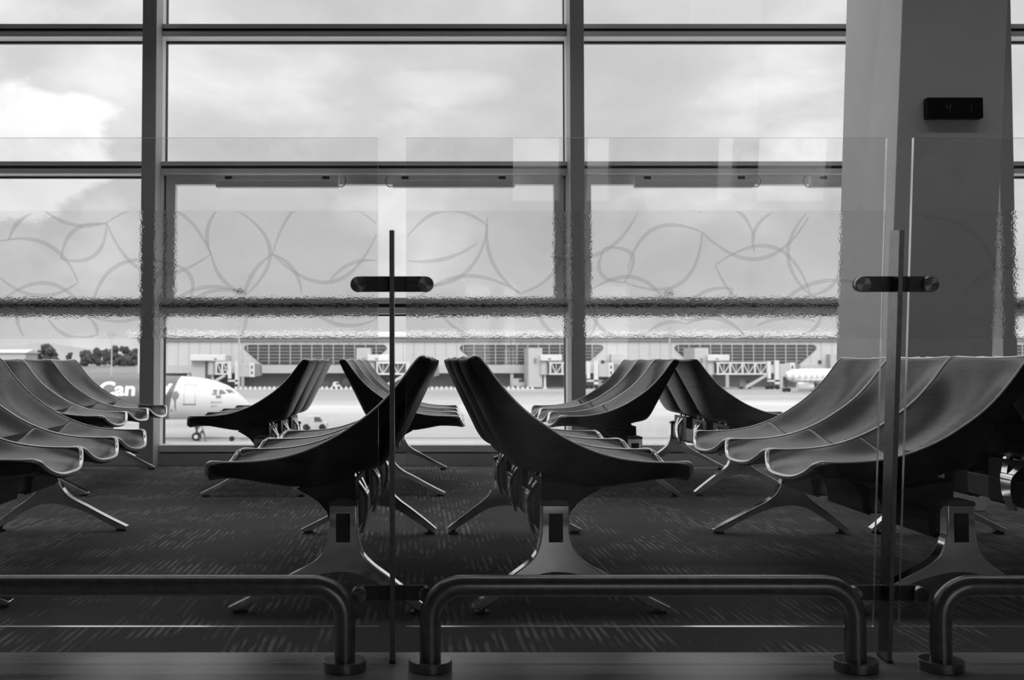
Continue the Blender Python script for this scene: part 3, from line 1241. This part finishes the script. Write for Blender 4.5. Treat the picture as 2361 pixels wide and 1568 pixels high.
for px in list(range(400, 2500, 124)):
    x = tx(px + 36) - tx(1200)
    MB().box(x - .45, x + .45, -.2, .8, 0, zr(857)).build('support_column', M['offwhite'], tb)
for (wa_, wb_) in ((563, 892), (1060, 1391), (1555, 1882), (2050, 2380)):
    xa, xb = tx(wa_) - tx(1200), tx(wb_) - tx(1200)
    zt0, zt1 = zr(795), zr(840)
    h = zt0 - zt1
    pts = [(xa + .9, zt0), (xa + .2, zt0 - .4), (xa, zt0 - 1.0), (xa + .5, zt0 - 1.6), (xa + 4.6, zt1 + .4), (xa + 5.4, zt1),
           (xb - 5.4, zt1), (xb - 4.6, zt1 + .4), (xb - .5, zt0 - 1.6), (xb, zt0 - 1.0), (xb - .2, zt0 - .4), (xb - .9, zt0)]
    wn = MB().prism(pts, -.25, .1).build('louvred_window', M['louvre'], tb)
    bm_ = MB()
    for k in range(1, 6):
        zz = zt0 - h * k / 6
        dx = 0.3 + 5.2 * max(0, (zt0 - 1.2 - zz)) / (h - 1.2)
        bm_.box(xa + dx + .1, xb - dx - .1, -.40, -.2, zz - .16, zz + .16)
    bm_.build('louvre_blades', M['louvreband'], wn)
    vb = MB()
    step = 24.7 / PXM
    x = xa + step * .33 + step * .0
    while x < xb - .4:
        edge = min(x - xa, xb - x)
        zlow = zt0 - 1.4 - (edge - .4) * (h - 1.4) / 4.8
        zlow = max(zlow, zt1)
        vb.box(x - .11, x + .11, -.52, -.3, zlow, zt0)
        x += step
    vb.build('mullion_bars', M['offwhite'], wn)
# portal block on the facade
for px, wd_ in ((1405, 22), (1905, 22)):
    x0 = tx(px) - tx(1200)
    MB().box(x0, x0 + wd_ / PXM, -3, 0.2, zr(893), zr(817)).build('stair_tower', M['offwhite'], tb)
    MB().box(x0 - 2.4, x0 - 1.5, -.4, 0, zr(838), zr(831)).build('small_window', M['louvre'], tb)


# ---- boarding bridges (px anchors at a nearer depth)
def bridge(name, px0, Y, lab, tower, ext_px, cab_y=0):
    """px0: left of the rotunda; the tunnel runs to the right over ext_px pixels"""
    s = Y / FPX
    zz = lambda py: at(px0, py, Y).z - GZ
    xx = lambda dp: dp * s
    g = empty(name, ((px0 - CX) * s, Y, GZ))
    tag(g, lab, 'jet bridge', 'boarding bridges of the terminal pier')
    if tower:
        MB().box(xx(-26), xx(6), 2, 14, zz(893), zz(802)).build('link_tower', M['offwhite'], g)
        MB().box(xx(-14), xx(-7), 1.9, 2.1, zz(838), zz(826)).build('tower_window', M['midgrey'], g)
    else:
        MB().box(xx(-38), xx(-6), 2, 14, zz(893), zz(829)).build('link_tower', M['offwhite'], g)
    MB().box(xx(0 if tower else -38), xx(50 if tower else 44), 0, 10, zz(832), zz(818)).build('link_roof', M['white'], g, bevel=.15)
    MB().box(xx(18), xx(24), -.15, 0, zz(829), zz(826)).build('sign', M['midgrey'], g)
    m = MB()
    m.cyl((xx(10), 2, zz(864)), (xx(10), 2, zz(833)), xx(10), xx(10), 20)
    m.build('rotunda', M['offwhite'], g, smooth=40)
    m = MB()
    m.cyl((xx(12), 2, 0), (xx(12), 2, zz(864)), xx(3.2), xx(2.6), 14)
    m.cyl((xx(12), 2, 0), (xx(12), 2, xx(2)), xx(6), xx(5), 14)
    m.build('rotunda_leg', M['white'], g, smooth=40)
    # glazed tunnel
    MB().box(xx(22), xx(ext_px), 0.4, 3.6, zz(861), zz(838)).build('tunnel', M['darkgrey'], g)
    m = MB()
    m.box(xx(20), xx(ext_px), 0, 4, zz(838.5), zz(835))
    m.box(xx(20), xx(ext_px), 0, 4, zz(864), zz(860.5))
    n = max(2, int(ext_px / 34))
    for k in range(n + 1):
        x = xx(22 + (ext_px - 24) * k / n)
        m.box(x - .15, x + .3, 0, .35, zz(861), zz(838))
        if k < n:
            xm = x + 1.6
            m.box(xm, xm + .12, .05, .3, zz(861), zz(838))
            m.prism([(x + .3, zz(838.5)), (x + .55, zz(838.5)), (xm, zz(860)), (xm - .25, zz(860))], .05, .25)
            m.prism([(xm + 1.7, zz(838.5)), (xm + 1.95, zz(838.5)), (xm + .3, zz(860)), (xm + .05, zz(860))], .05, .25)
    m.build('tunnel_frame', M['white'], g)
    # wheeled lift column and cab
    x = xx(ext_px)
    m = MB()
    m.box(x - .2, x + .7, -.3, .5, zz(873), zz(833))
    m.box(x + 1.7, x + 2.9, -.3, .5, zz(886), zz(831))
    m.box(x - .2, x + 2.9, -.3, .4, zz(880), zz(876))
    m.build('lift_column', M['white'], g)
    wh = MB()
    for q in (-.2, 1.0, 2.4):
        wh.cyl((x + q, -.5, .5), (x + q, .6, .5), .5, .5, 14)
    wh.build('wheels', M['black'], g)
    cb = MB().box(x + 3.0, x + 5.6, -.4, 3.2, zz(869), zz(839)).build('cab', M['offwhite'], g, bevel=.1)
    m = MB()
    m.box(x + 5.6, x + 7.0, -.5, 3.3, zz(869), zz(836))
    m.build('cab_front', M['white'], g)
    for py in (846, 859):
        MB().box(x + 6.05, x + 6.5, -.56, -.45, zz(py + 4), zz(py - 3)).build('cab_window', M['darkgrey'], g)
    MB().prism([(x + 7.0, zz(838)), (x + 8.4, zz(841)), (x + 8.6, zz(866)), (x + 7.0, zz(868))], -.3, 3.0).build('canopy', M['midgrey'], g)
    # service stair
    m = MB()
    for k in range(12):
        m.box(x - 1.2 - .45 * k, x - .7 - .45 * k, -1.2, -.5, zz(868) * (1 - k / 12) - .12, zz(868) * (1 - k / 12))
    m.prism([(x - .8, zz(868)), (x - .8, zz(862)), (x - 6.3, 1.0), (x - 6.3, 0.1)], -1.3, -1.2)
    m.build('service_stair', M['offwhite'], g)
    return g


bridge('jet_bridge', 476, 292, 'jet bridge above the airliner cockpit, leftmost of the pier', False, 52)
bridge('jet_bridge', 847, 292, 'jet bridge seen through the gap behind the thin glass post', True, 92)
bridge('jet_bridge', 1246, 292, 'jet bridge crossing behind the right window post', True, 108)
bridge('jet_bridge', 1632, 286, 'longest jet bridge, docked to the far aircraft by the slanted column', True, 138)

# ---- floodlight masts and lamp pole
for px, Y, ty, base_y, lab in ((552, 285, 664, 0, 'tall floodlight mast rising left of the first louvred window'),
                               (1543, 285, 670, 0, 'tall floodlight mast between the second and third louvred windows')):
    p = at(px, ty, Y)
    g = empty('floodlight_mast', (p.x, Y, GZ))
    tag(g, lab, 'light mast', 'floodlight masts on the apron')
    Hh = p.z - GZ
    MB().cyl((0, 0, 0), (0, 0, Hh), .30, .14, 12).build('pole', M['offwhite'], g, smooth=40)
    hd = MB().cyl((0, 0, Hh - .7), (0, 0, Hh - .3), .9, .9, 16).build('lamp_ring', M['midgrey'], g)
    for k in range(6):
        a = k * math.pi / 3
        MB().box(math.cos(a) - .35, math.cos(a) + .35, math.sin(a) - .3, math.sin(a) + .3, Hh - 1.1, Hh - .6).build('lamp', M['darkgrey'], g)
p = at(258, 772, 560)
g = empty('lamp_pole', (p.x, 560, GZ))
tag(g, 'slender lamp pole in front of the tree belt at the left', 'lamp pole')
Hh = p.z - GZ
MB().cyl((0, 0, 0), (0, 0, Hh), .38, .2, 10).build('pole', M['offwhite'], g, smooth=40)
MB().box(-2.2, 2.2, -.3, .3, Hh - .3, Hh + .3).build('lamp_arm', M['midgrey'], g)

# ---- near airliner: nose pointing right
AY = 98.0
AS = AY / FPX


def ax(px):
    return (px - CX) * AS


def az(py, px=450):
    return at(px, py, AY).z - GZ


AX0 = ax(455)
pl = empty('airliner', (AX0, AY, GZ))
tag(pl, 'passenger jet with white nose and dark grey fuselage lettered in white', 'airplane')


def livery_material():
    m = mat('airliner_livery', 0.85, 0.35)
    t = m.node_tree
    b = t.nodes['Principled BSDF']
    nd, lk = t.nodes.new, t.links.new
    co = nd('ShaderNodeTexCoord')
    sp = nd('ShaderNodeSeparateXYZ')
    lk(co.outputs['Object'], sp.inputs[0])
    # grey/white boundary: x > bx + k*(z)
    bx = ax(411) - AX0
    a = nd('ShaderNodeMath')
    a.operation = 'MULTIPLY_ADD'
    a.inputs[1].default_value = -.26
    a.inputs[2].default_value = .26 * az(900) - bx
    lk(sp.outputs[2], a.inputs[0])
    s = nd('ShaderNodeMath')
    s.operation = 'ADD'
    lk(sp.outputs[0], s.inputs[0])
    lk(a.outputs[0], s.inputs[1])
    st = nd('ShaderNodeMath')
    st.operation = 'MULTIPLY'
    st.use_clamp = True
    st.inputs[1].default_value = 12
    lk(s.outputs[0], st.inputs[0])
    mx = nd('ShaderNodeMix')
    mx.data_type = 'RGBA'
    mx.inputs['A'].default_value = (.085, .085, .085, 1)
    mx.inputs['B'].default_value = (.46, .46, .46, 1)
    lk(st.outputs[0], mx.inputs['Factor'])
    lk(mx.outputs['Result'], b.inputs['Base Color'])
    return m


M['livery'] = livery_material()
M['mark'] = mat('livery_white', 0.7, 0.4)
M['markgrey'] = mat('livery_grey', 0.13, 0.5)
M['cockpit'] = mat('cockpit_glass', 0.10, 0.15)
# (px, top y, bottom y)
fus = [(-560, 866, 967), (-100, 866, 967), (200, 866, 967), (380, 866, 967), (420, 867, 967), (450, 869, 967), (480, 873.5, 966), (505, 880, 964),
       (525, 888, 961), (540, 897, 957), (552, 907, 952), (562, 916, 947.5), (571, 925, 942), (576, 931, 938), (577.5, 934, 936)]
SECT = []
for px, ty, by in fus:
    z1, z0 = az(ty), az(by)
    SECT.append((ax(px) - AX0, (z0 + z1) / 2, (z1 - z0) / 2))


def fus_pt(x, ang):
    for i in range(len(SECT) - 1):
        if SECT[i][0] <= x <= SECT[i + 1][0]:
            k = (x - SECT[i][0]) / (SECT[i + 1][0] - SECT[i][0])
            c = SECT[i][1] + (SECT[i + 1][1] - SECT[i][1]) * k
            r = SECT[i][2] + (SECT[i + 1][2] - SECT[i][2]) * k
            return c, r
    return SECT[-1][1], SECT[-1][2]


def skin(x, z, off=0.015):
    """point on the camera side of the fuselage skin"""
    c, r = fus_pt(x, 0)
    d = max(-.999, min(.999, (z - c) / max(r, .01)))
    yy = -math.sqrt(1 - d * d) * r
    return (x, yy - off, z)


m = MB()
m.rings([[(x, -r * math.cos(t), c + r * math.sin(t)) for t in [2 * math.pi * q / 40 for q in range(40)]] for x, c, r in SECT])
body = m.build('fuselage', M['livery'], pl, smooth=50)


def decal(name, pts_px, material, parent, off=0.012):
    """closed outline in photo-side coordinates wrapped on the fuselage skin, thin slab"""
    m = MB()
    n = len(pts_px)
    cx_, cy_ = sum(p[0] for p in pts_px) / n, sum(p[1] for p in pts_px) / n
    rings = []
    for k in (1.0, .66, .33, .02):
        rings.append([skin(ax(cx_ + (x - cx_) * k) - AX0, az(cy_ + (y - cy_) * k), off) for x, y in pts_px])
    m.rings(rings, cap=False)
    b0 = len(m.v)
    m.face([b0 - n + i for i in range(n)])
    o = m.build(name, material, parent)
    return o


decal('cockpit_window', [(497, 900), (500, 897.5), (508, 897.5), (508, 909), (497, 909.5)], M['cockpit'], body, .03)
decal('cockpit_window', [(512, 897.5), (519, 898), (527, 905), (527, 907), (512, 909)], M['cockpit'], body, .03)
decal('cockpit_window', [(524, 897), (536, 898), (545, 905.5), (533, 906)], M['cockpit'], body, .03)
# cabin door outline
for q in ([(435, 886), (436, 886), (436, 931), (435, 931)], [(460, 886), (461, 886), (461, 931), (460, 931)],
          [(433, 929.5), (462, 929.5), (462, 932.5), (433, 932.5)], [(435, 885.5), (461, 885.5), (461, 886.2), (435, 886.2)]):
    decal('door_outline', q, M['markgrey'], body, .02)
# registration block and small flag under the cockpit glass
decal('flag_marking', [(506, 910.5), (517, 910.5), (517, 917), (506, 917)], M['markgrey'], body, .02)


def stamp_text(txt, px, py, size_px, material, bold=0.0, xs=1.0):
    cu = bpy.data.curves.new('lettering', 'FONT')
    cu.body = txt
    cu.size = 1.0
    cu.offset = bold
    cu.resolution_u = 4
    ob = bpy.data.objects.new('lettering', cu)
    C.objects.link(ob)
    dg = bpy.context.evaluated_depsgraph_get()
    me = bpy.data.meshes.new_from_object(ob.evaluated_get(dg))
    bpy.data.objects.remove(ob)
    import bmesh
    bmm = bmesh.new()
    bmm.from_mesh(me)
    bmesh.ops.triangulate(bmm, faces=bmm.faces)
    for _ in range(2):
        long_e = [e for e in bmm.edges if e.calc_length() > .12]
        if long_e:
            bmesh.ops.subdivide_edges(bmm, edges=long_e, cuts=1)
            bmesh.ops.triangulate(bmm, faces=bmm.faces)
    for v in bmm.verts:
        X = ax(px + v.co.x * size_px * xs) - AX0
        Z = az(py - v.co.y * size_px)
        v.co = Vector(skin(X, Z, .02))
    bmm.to_mesh(me)
    bmm.free()
    me.name = 'lettering'
    me.materials.clear()
    me.materials.append(material)
    o = bpy.data.objects.new('lettering', me)
    C.objects.link(o)
    o.parent = body
    return o


stamp_text('Can', 242, 910, 43, M['mark'], .026, 1.2)
stamp_text('y', 385, 904, 42, M['mark'], .03, 1.1)
stamp_text('MALAYSIA', 495, 928, 5.2, M['markgrey'], .01)
stamp_text('M 717', 496, 937, 5.2, M['markgrey'], .01)
# painted passengers on the livery: two simplified standing figures
decal('painted_figure', [(372, 906), (378, 897), (386, 900), (387, 912), (392, 922), (391, 934), (397, 947), (393, 949), (385, 935), (378, 930), (372, 918)], M['markgrey'], body, .018)
decal('painted_figure', [(374, 888), (381, 884), (386, 892), (386, 905), (379, 914), (374, 906)], M['offwhite'], body, .026)
decal('painted_figure', [(412, 902), (419, 900), (425, 908), (423, 916), (418, 920), (417, 935), (416, 948), (413, 940), (412, 920), (407, 912)], M['markgrey'], body, .018)
decal('painted_figure', [(404, 944), (408, 941), (407, 947), (404, 948)], M['markgrey'], body, .018)
decal('painted_panel', [(407, 896), (392, 912), (391, 946), (400, 922), (408, 905)], M['darkgrey'], body, .014)
# nose gear
ng = MB()
gx = ax(455) - AX0
ng.cyl((gx, 0, .4), (gx, 0, az(964)), .10, .13, 12)
ng.tube([(gx, 0, 1.0), (gx + .9, 0, az(966))], .06, 8)
ng.tube([(gx, 0, .9), (gx - .5, 0, az(966))], .05, 8)
gear = ng.build('nose_gear', M['darkgrey'], pl, smooth=40)
for s in (-1, 1):
    m = MB().cyl((gx, s * .12, .38), (gx, s * .36, .38), .38, .38, 28)
    wl = m.build('wheel', M['black'], gear, smooth=40)
    MB().cyl((gx, s * .30, .38), (gx, s * .375, .38), .20, .18, 20).build('hub', M['white'], wl, smooth=40)
# wing and engine further back (out of frame to the left, behind the seats)
m = MB()
m.rings([[(ax(-250) - AX0, -1.5, 1.9), (ax(-120) - AX0, -1.5, 1.9), (ax(-120) - AX0, -1.5, 2.3), (ax(-250) - AX0, -1.5, 2.2)],
         [(ax(-420) - AX0, -16, 2.9), (ax(-360) - AX0, -16, 2.9), (ax(-360) - AX0, -16, 3.05), (ax(-420) - AX0, -16, 3.0)]])
m.build('wing', M['offwhite'], pl)

# tow bar
tbp = at(536, 1008, AY)
g = empty('tow_bar', (ax(520), AY - .4, GZ))
tag(g, 'grey tow bar lying on the apron ahead of the nose wheel', 'tow bar')
MB().tube([(-1.6, 0, .35), (1.6, 0, .22)], .05, 8).build('bar', M['midgrey'], g)
MB().cyl((0.7, -.25, .22), (0.7, .25, .22), .22, .22, 14).build('wheel', M['black'], g, smooth=40)
MB().box(1.5, 2.2, -.12, .12, .12, .32).build('hitch', M['midgrey'], g)

# ---- ground crew person walking by the nose wheel
def person(x, y, lab):
    g = empty('person', (x, y, GZ))
    tag(g, lab, 'person')
    V = [(0, 0, .92), (.0, 0, 1.10), (0, 0, 1.32), (0, 0, 1.46), (0.02, -.01, 1.60),      # pelvis spine neck head
         (-.08, -.09, .88), (-.18, -.09, .47), (-.30, -.09, .08), (-.20, -.09, .04),      # leg a
         (.06, .09, .88), (.20, .09, .48), (.26, .09, .07), (.37, .09, .04),               # leg b
         (0, -.19, 1.38), (.06, -.24, 1.10), (.20, -.22, .90), (0, .19, 1.38), (-.06, .24, 1.10), (.02, .22, .86)]
    E = [(0, 1), (1, 2), (2, 3), (3, 4), (0, 5), (5, 6), (6, 7), (7, 8), (0, 9), (9, 10), (10, 11), (11, 12), (2, 13), (13, 14), (14, 15), (2, 16), (16, 17), (17, 18)]
    R = [.13, .13, .15, .055, .10, .09, .065, .045, .04, .09, .065, .045, .04, .06, .045, .035, .06, .045, .035]
    me = bpy.data.meshes.new('body')
    me.from_pydata(V, E, [])
    me.materials.append(M['darkgrey'])
    o = bpy.data.objects.new('body', me)
    C.objects.link(o)
    o.parent = g
    md = o.modifiers.new('skin', 'SKIN')
    sv = me.skin_vertices[0].data if me.skin_vertices else None
    if sv is None:
        me.skin_vertices.new() if hasattr(me.skin_vertices, 'new') else None
        sv = me.skin_vertices[0].data if me.skin_vertices else None
    if sv:
        for i, r in enumerate(R):
            sv[i].radius = (r, r)
        sv[0].use_root = True
    sb = o.modifiers.new('sub', 'SUBSURF')
    sb.levels = 1
    sb.render_levels = 1
    v = MB()
    v.rings([[(.15 * math.cos(t) * k, .20 * math.sin(t) * k, z) for t in [2 * math.pi * q / 14 for q in range(14)]] for z, k in ((1.0, .9), (1.2, 1.0), (1.38, 1.0), (1.44, .6))])
    v.build('vest', M['white'], g, smooth=50)
    return g


person(ax(474), AY - 1.2, 'person in dark trousers walking beside the nose wheel of the airliner')

# ---- aircraft at the far gate
FY = 262.0
fs = FY / FPX
g = empty('airplane', ((1850 - CX) * fs, FY, GZ))
tag(g, 'distant aircraft with striped fuselage parked beside the longest jet bridge', 'airplane')
zf = lambda py: at(1850, py, FY).z - GZ


def stripe_material():
    m = mat('striped_livery', 0.5, 0.4)
    t = m.node_tree
    b = t.nodes['Principled BSDF']
    co = t.nodes.new('ShaderNodeTexCoord')
    wv = t.nodes.new('ShaderNodeTexWave')
    wv.inputs['Scale'].default_value = .22
    wv.inputs['Distortion'].default_value = 2.0
    rp = t.nodes.new('ShaderNodeValToRGB')
    rp.color_ramp.elements[0].color = (.42, .42, .42, 1)
    rp.color_ramp.elements[1].color = (.72, .72, .72, 1)
    t.links.new(co.outputs['Object'], wv.inputs[0])
    t.links.new(wv.outputs['Fac'], rp.inputs[0])
    t.links.new(rp.outputs[0], b.inputs['Base Color'])
    return m


zc, rc = (zf(850) + zf(884)) / 2, (zf(850) - zf(884)) / 2
m = MB()
sec = [(-4.2, .15), (-3.8, .5), (-2.8, .8), (-1.2, .96), (1, 1), (20, 1), (30, .9), (38, .4)]
m.rings([[(x, -rc * k * math.cos(t), zc + rc * k * math.sin(t) + (1 - k) * .3) for t in [2 * math.pi * q / 28 for q in range(28)]] for x, k in sec])
m.build('fuselage', stripe_material(), g, smooth=50)
m = MB()
m.rings([[(8, -1, zc - 1.0), (13, -1, zc - 1.0), (13, -1, zc - .5), (8, -1, zc - .5)], [(-4.5, -9, zc - .9), (-2.8, -9, zc - .9), (-2.8, -9, zc - .65), (-4.5, -9, zc - .65)]])
m.build('wing', M['white'], g)
m = MB()
m.cyl((-3.4, -6, zf(890)), (.2, -6, zf(890)), 1.05, .9, 24)
en = m.build('engine', M['white'], g, smooth=40)
MB().cyl((-.1, -6, zf(890)), (.25, -6, zf(890)), .85, .8, 24).build('exhaust', M['darkgrey'], en)
for x in (-5.0, 1.8):
    m = MB()
    m.cyl((x, -3, .5), (x, -3, zc - 1.2), .12, .12, 8)
    m.cyl((x - .5, -3.2, .5), (x - .5, -2.8, .5), .5, .5, 14)
    m.cyl((x + .5, -3.2, .5), (x + .5, -2.8, .5), .5, .5, 14)
    m.build('landing_gear', M['black'], g)

# ---- service vehicles
def vehicle(name, px, gy, length, height, lab, body_m, cab=True):
    Y = 0.0
    # depth from where it stands on the apron
    lo, hi = 20.0, 600.0
    for _ in range(40):
        mid = (lo + hi) / 2
        if at(px, gy, mid).z < GZ:
            hi = mid
        else:
            lo = mid
    Y = lo
    g = empty(name, ((px - CX) / FPX * Y, Y, GZ))
    tag(g, lab, 'vehicle', 'service vehicles on the apron')
    l, h = length, height
    MB().prism([(-l / 2, .35), (l / 2, .35), (l / 2, h * .55), (l * .34, h * .6), (l * .2, h), (-l * .34, h), (-l / 2, h * .7)], -.9, .9).build('body', body_m, g, bevel=.05)
    if cab:
        MB().prism([(l * .33, h * .62), (l * .21, h * .94), (l * .0, h * .94), (l * .0, h * .62)], -.93, .93).build('glazing', M['darkgrey'], g)
    for s in (-1, 1):
        MB().cyl((s * l * .32, -.95, .35), (s * l * .32, .95, .35), .35, .35, 16).build('axle_wheels', M['black'], g, smooth=40)
    return g


vehicle('baggage_tug', 727, 992, 2.6, 1.5, 'small baggage tug near the window behind the left-facing far seats', M['offwhite'])
vehicle('van', 776, 897, 2.0, 1.9, 'small white van seen between the two far central seat rows', M['white'])
vehicle('car', 750, 894.5, 4.2, 1.6, 'dark car beside the small white van', M['darkgrey'])
vehicle('truck', 800, 894.5, 2.5, 2.4, 'dark truck right of the small white van', M['darkgrey'])
vehicle('truck', 1195, 894.5, 3.6, 2.6, 'pale truck parked left of the jet bridge by the right window post', M['offwhite'])
vehicle('catering_truck', 1716, 897, 3.2, 2.6, 'grey truck under the longest jet bridge', M['midgrey'])
vehicle('van', 1385, 895, 3.4, 2.2, 'white van parked just right of the right window post', M['white'])

# ---- row of low barriers along the service road
barrier = MB().prism([(-.45, 0), (.45, 0), (.30, .35), (.22, .8), (-.22, .8), (-.30, .35)], -.4, .4)
bproto = None
for k in range(64):
    px = 545 + k * 11.0
    if 1405 < px:
        break
    Yb = 283.0
    if 1230 < px < 1262 or 835 < px < 855:
        continue
    if bproto is None:
        bproto = barrier.build('barrier', M['white'])
        o = bproto
    else:
        o = bproto.copy()
        C.objects.link(o)
    o.location = ((px - CX) / FPX * Yb, Yb, GZ)
    tag(o, 'small white barrier block in the row along the foot of the terminal pier', 'barrier', 'row of white barrier blocks along the service road')
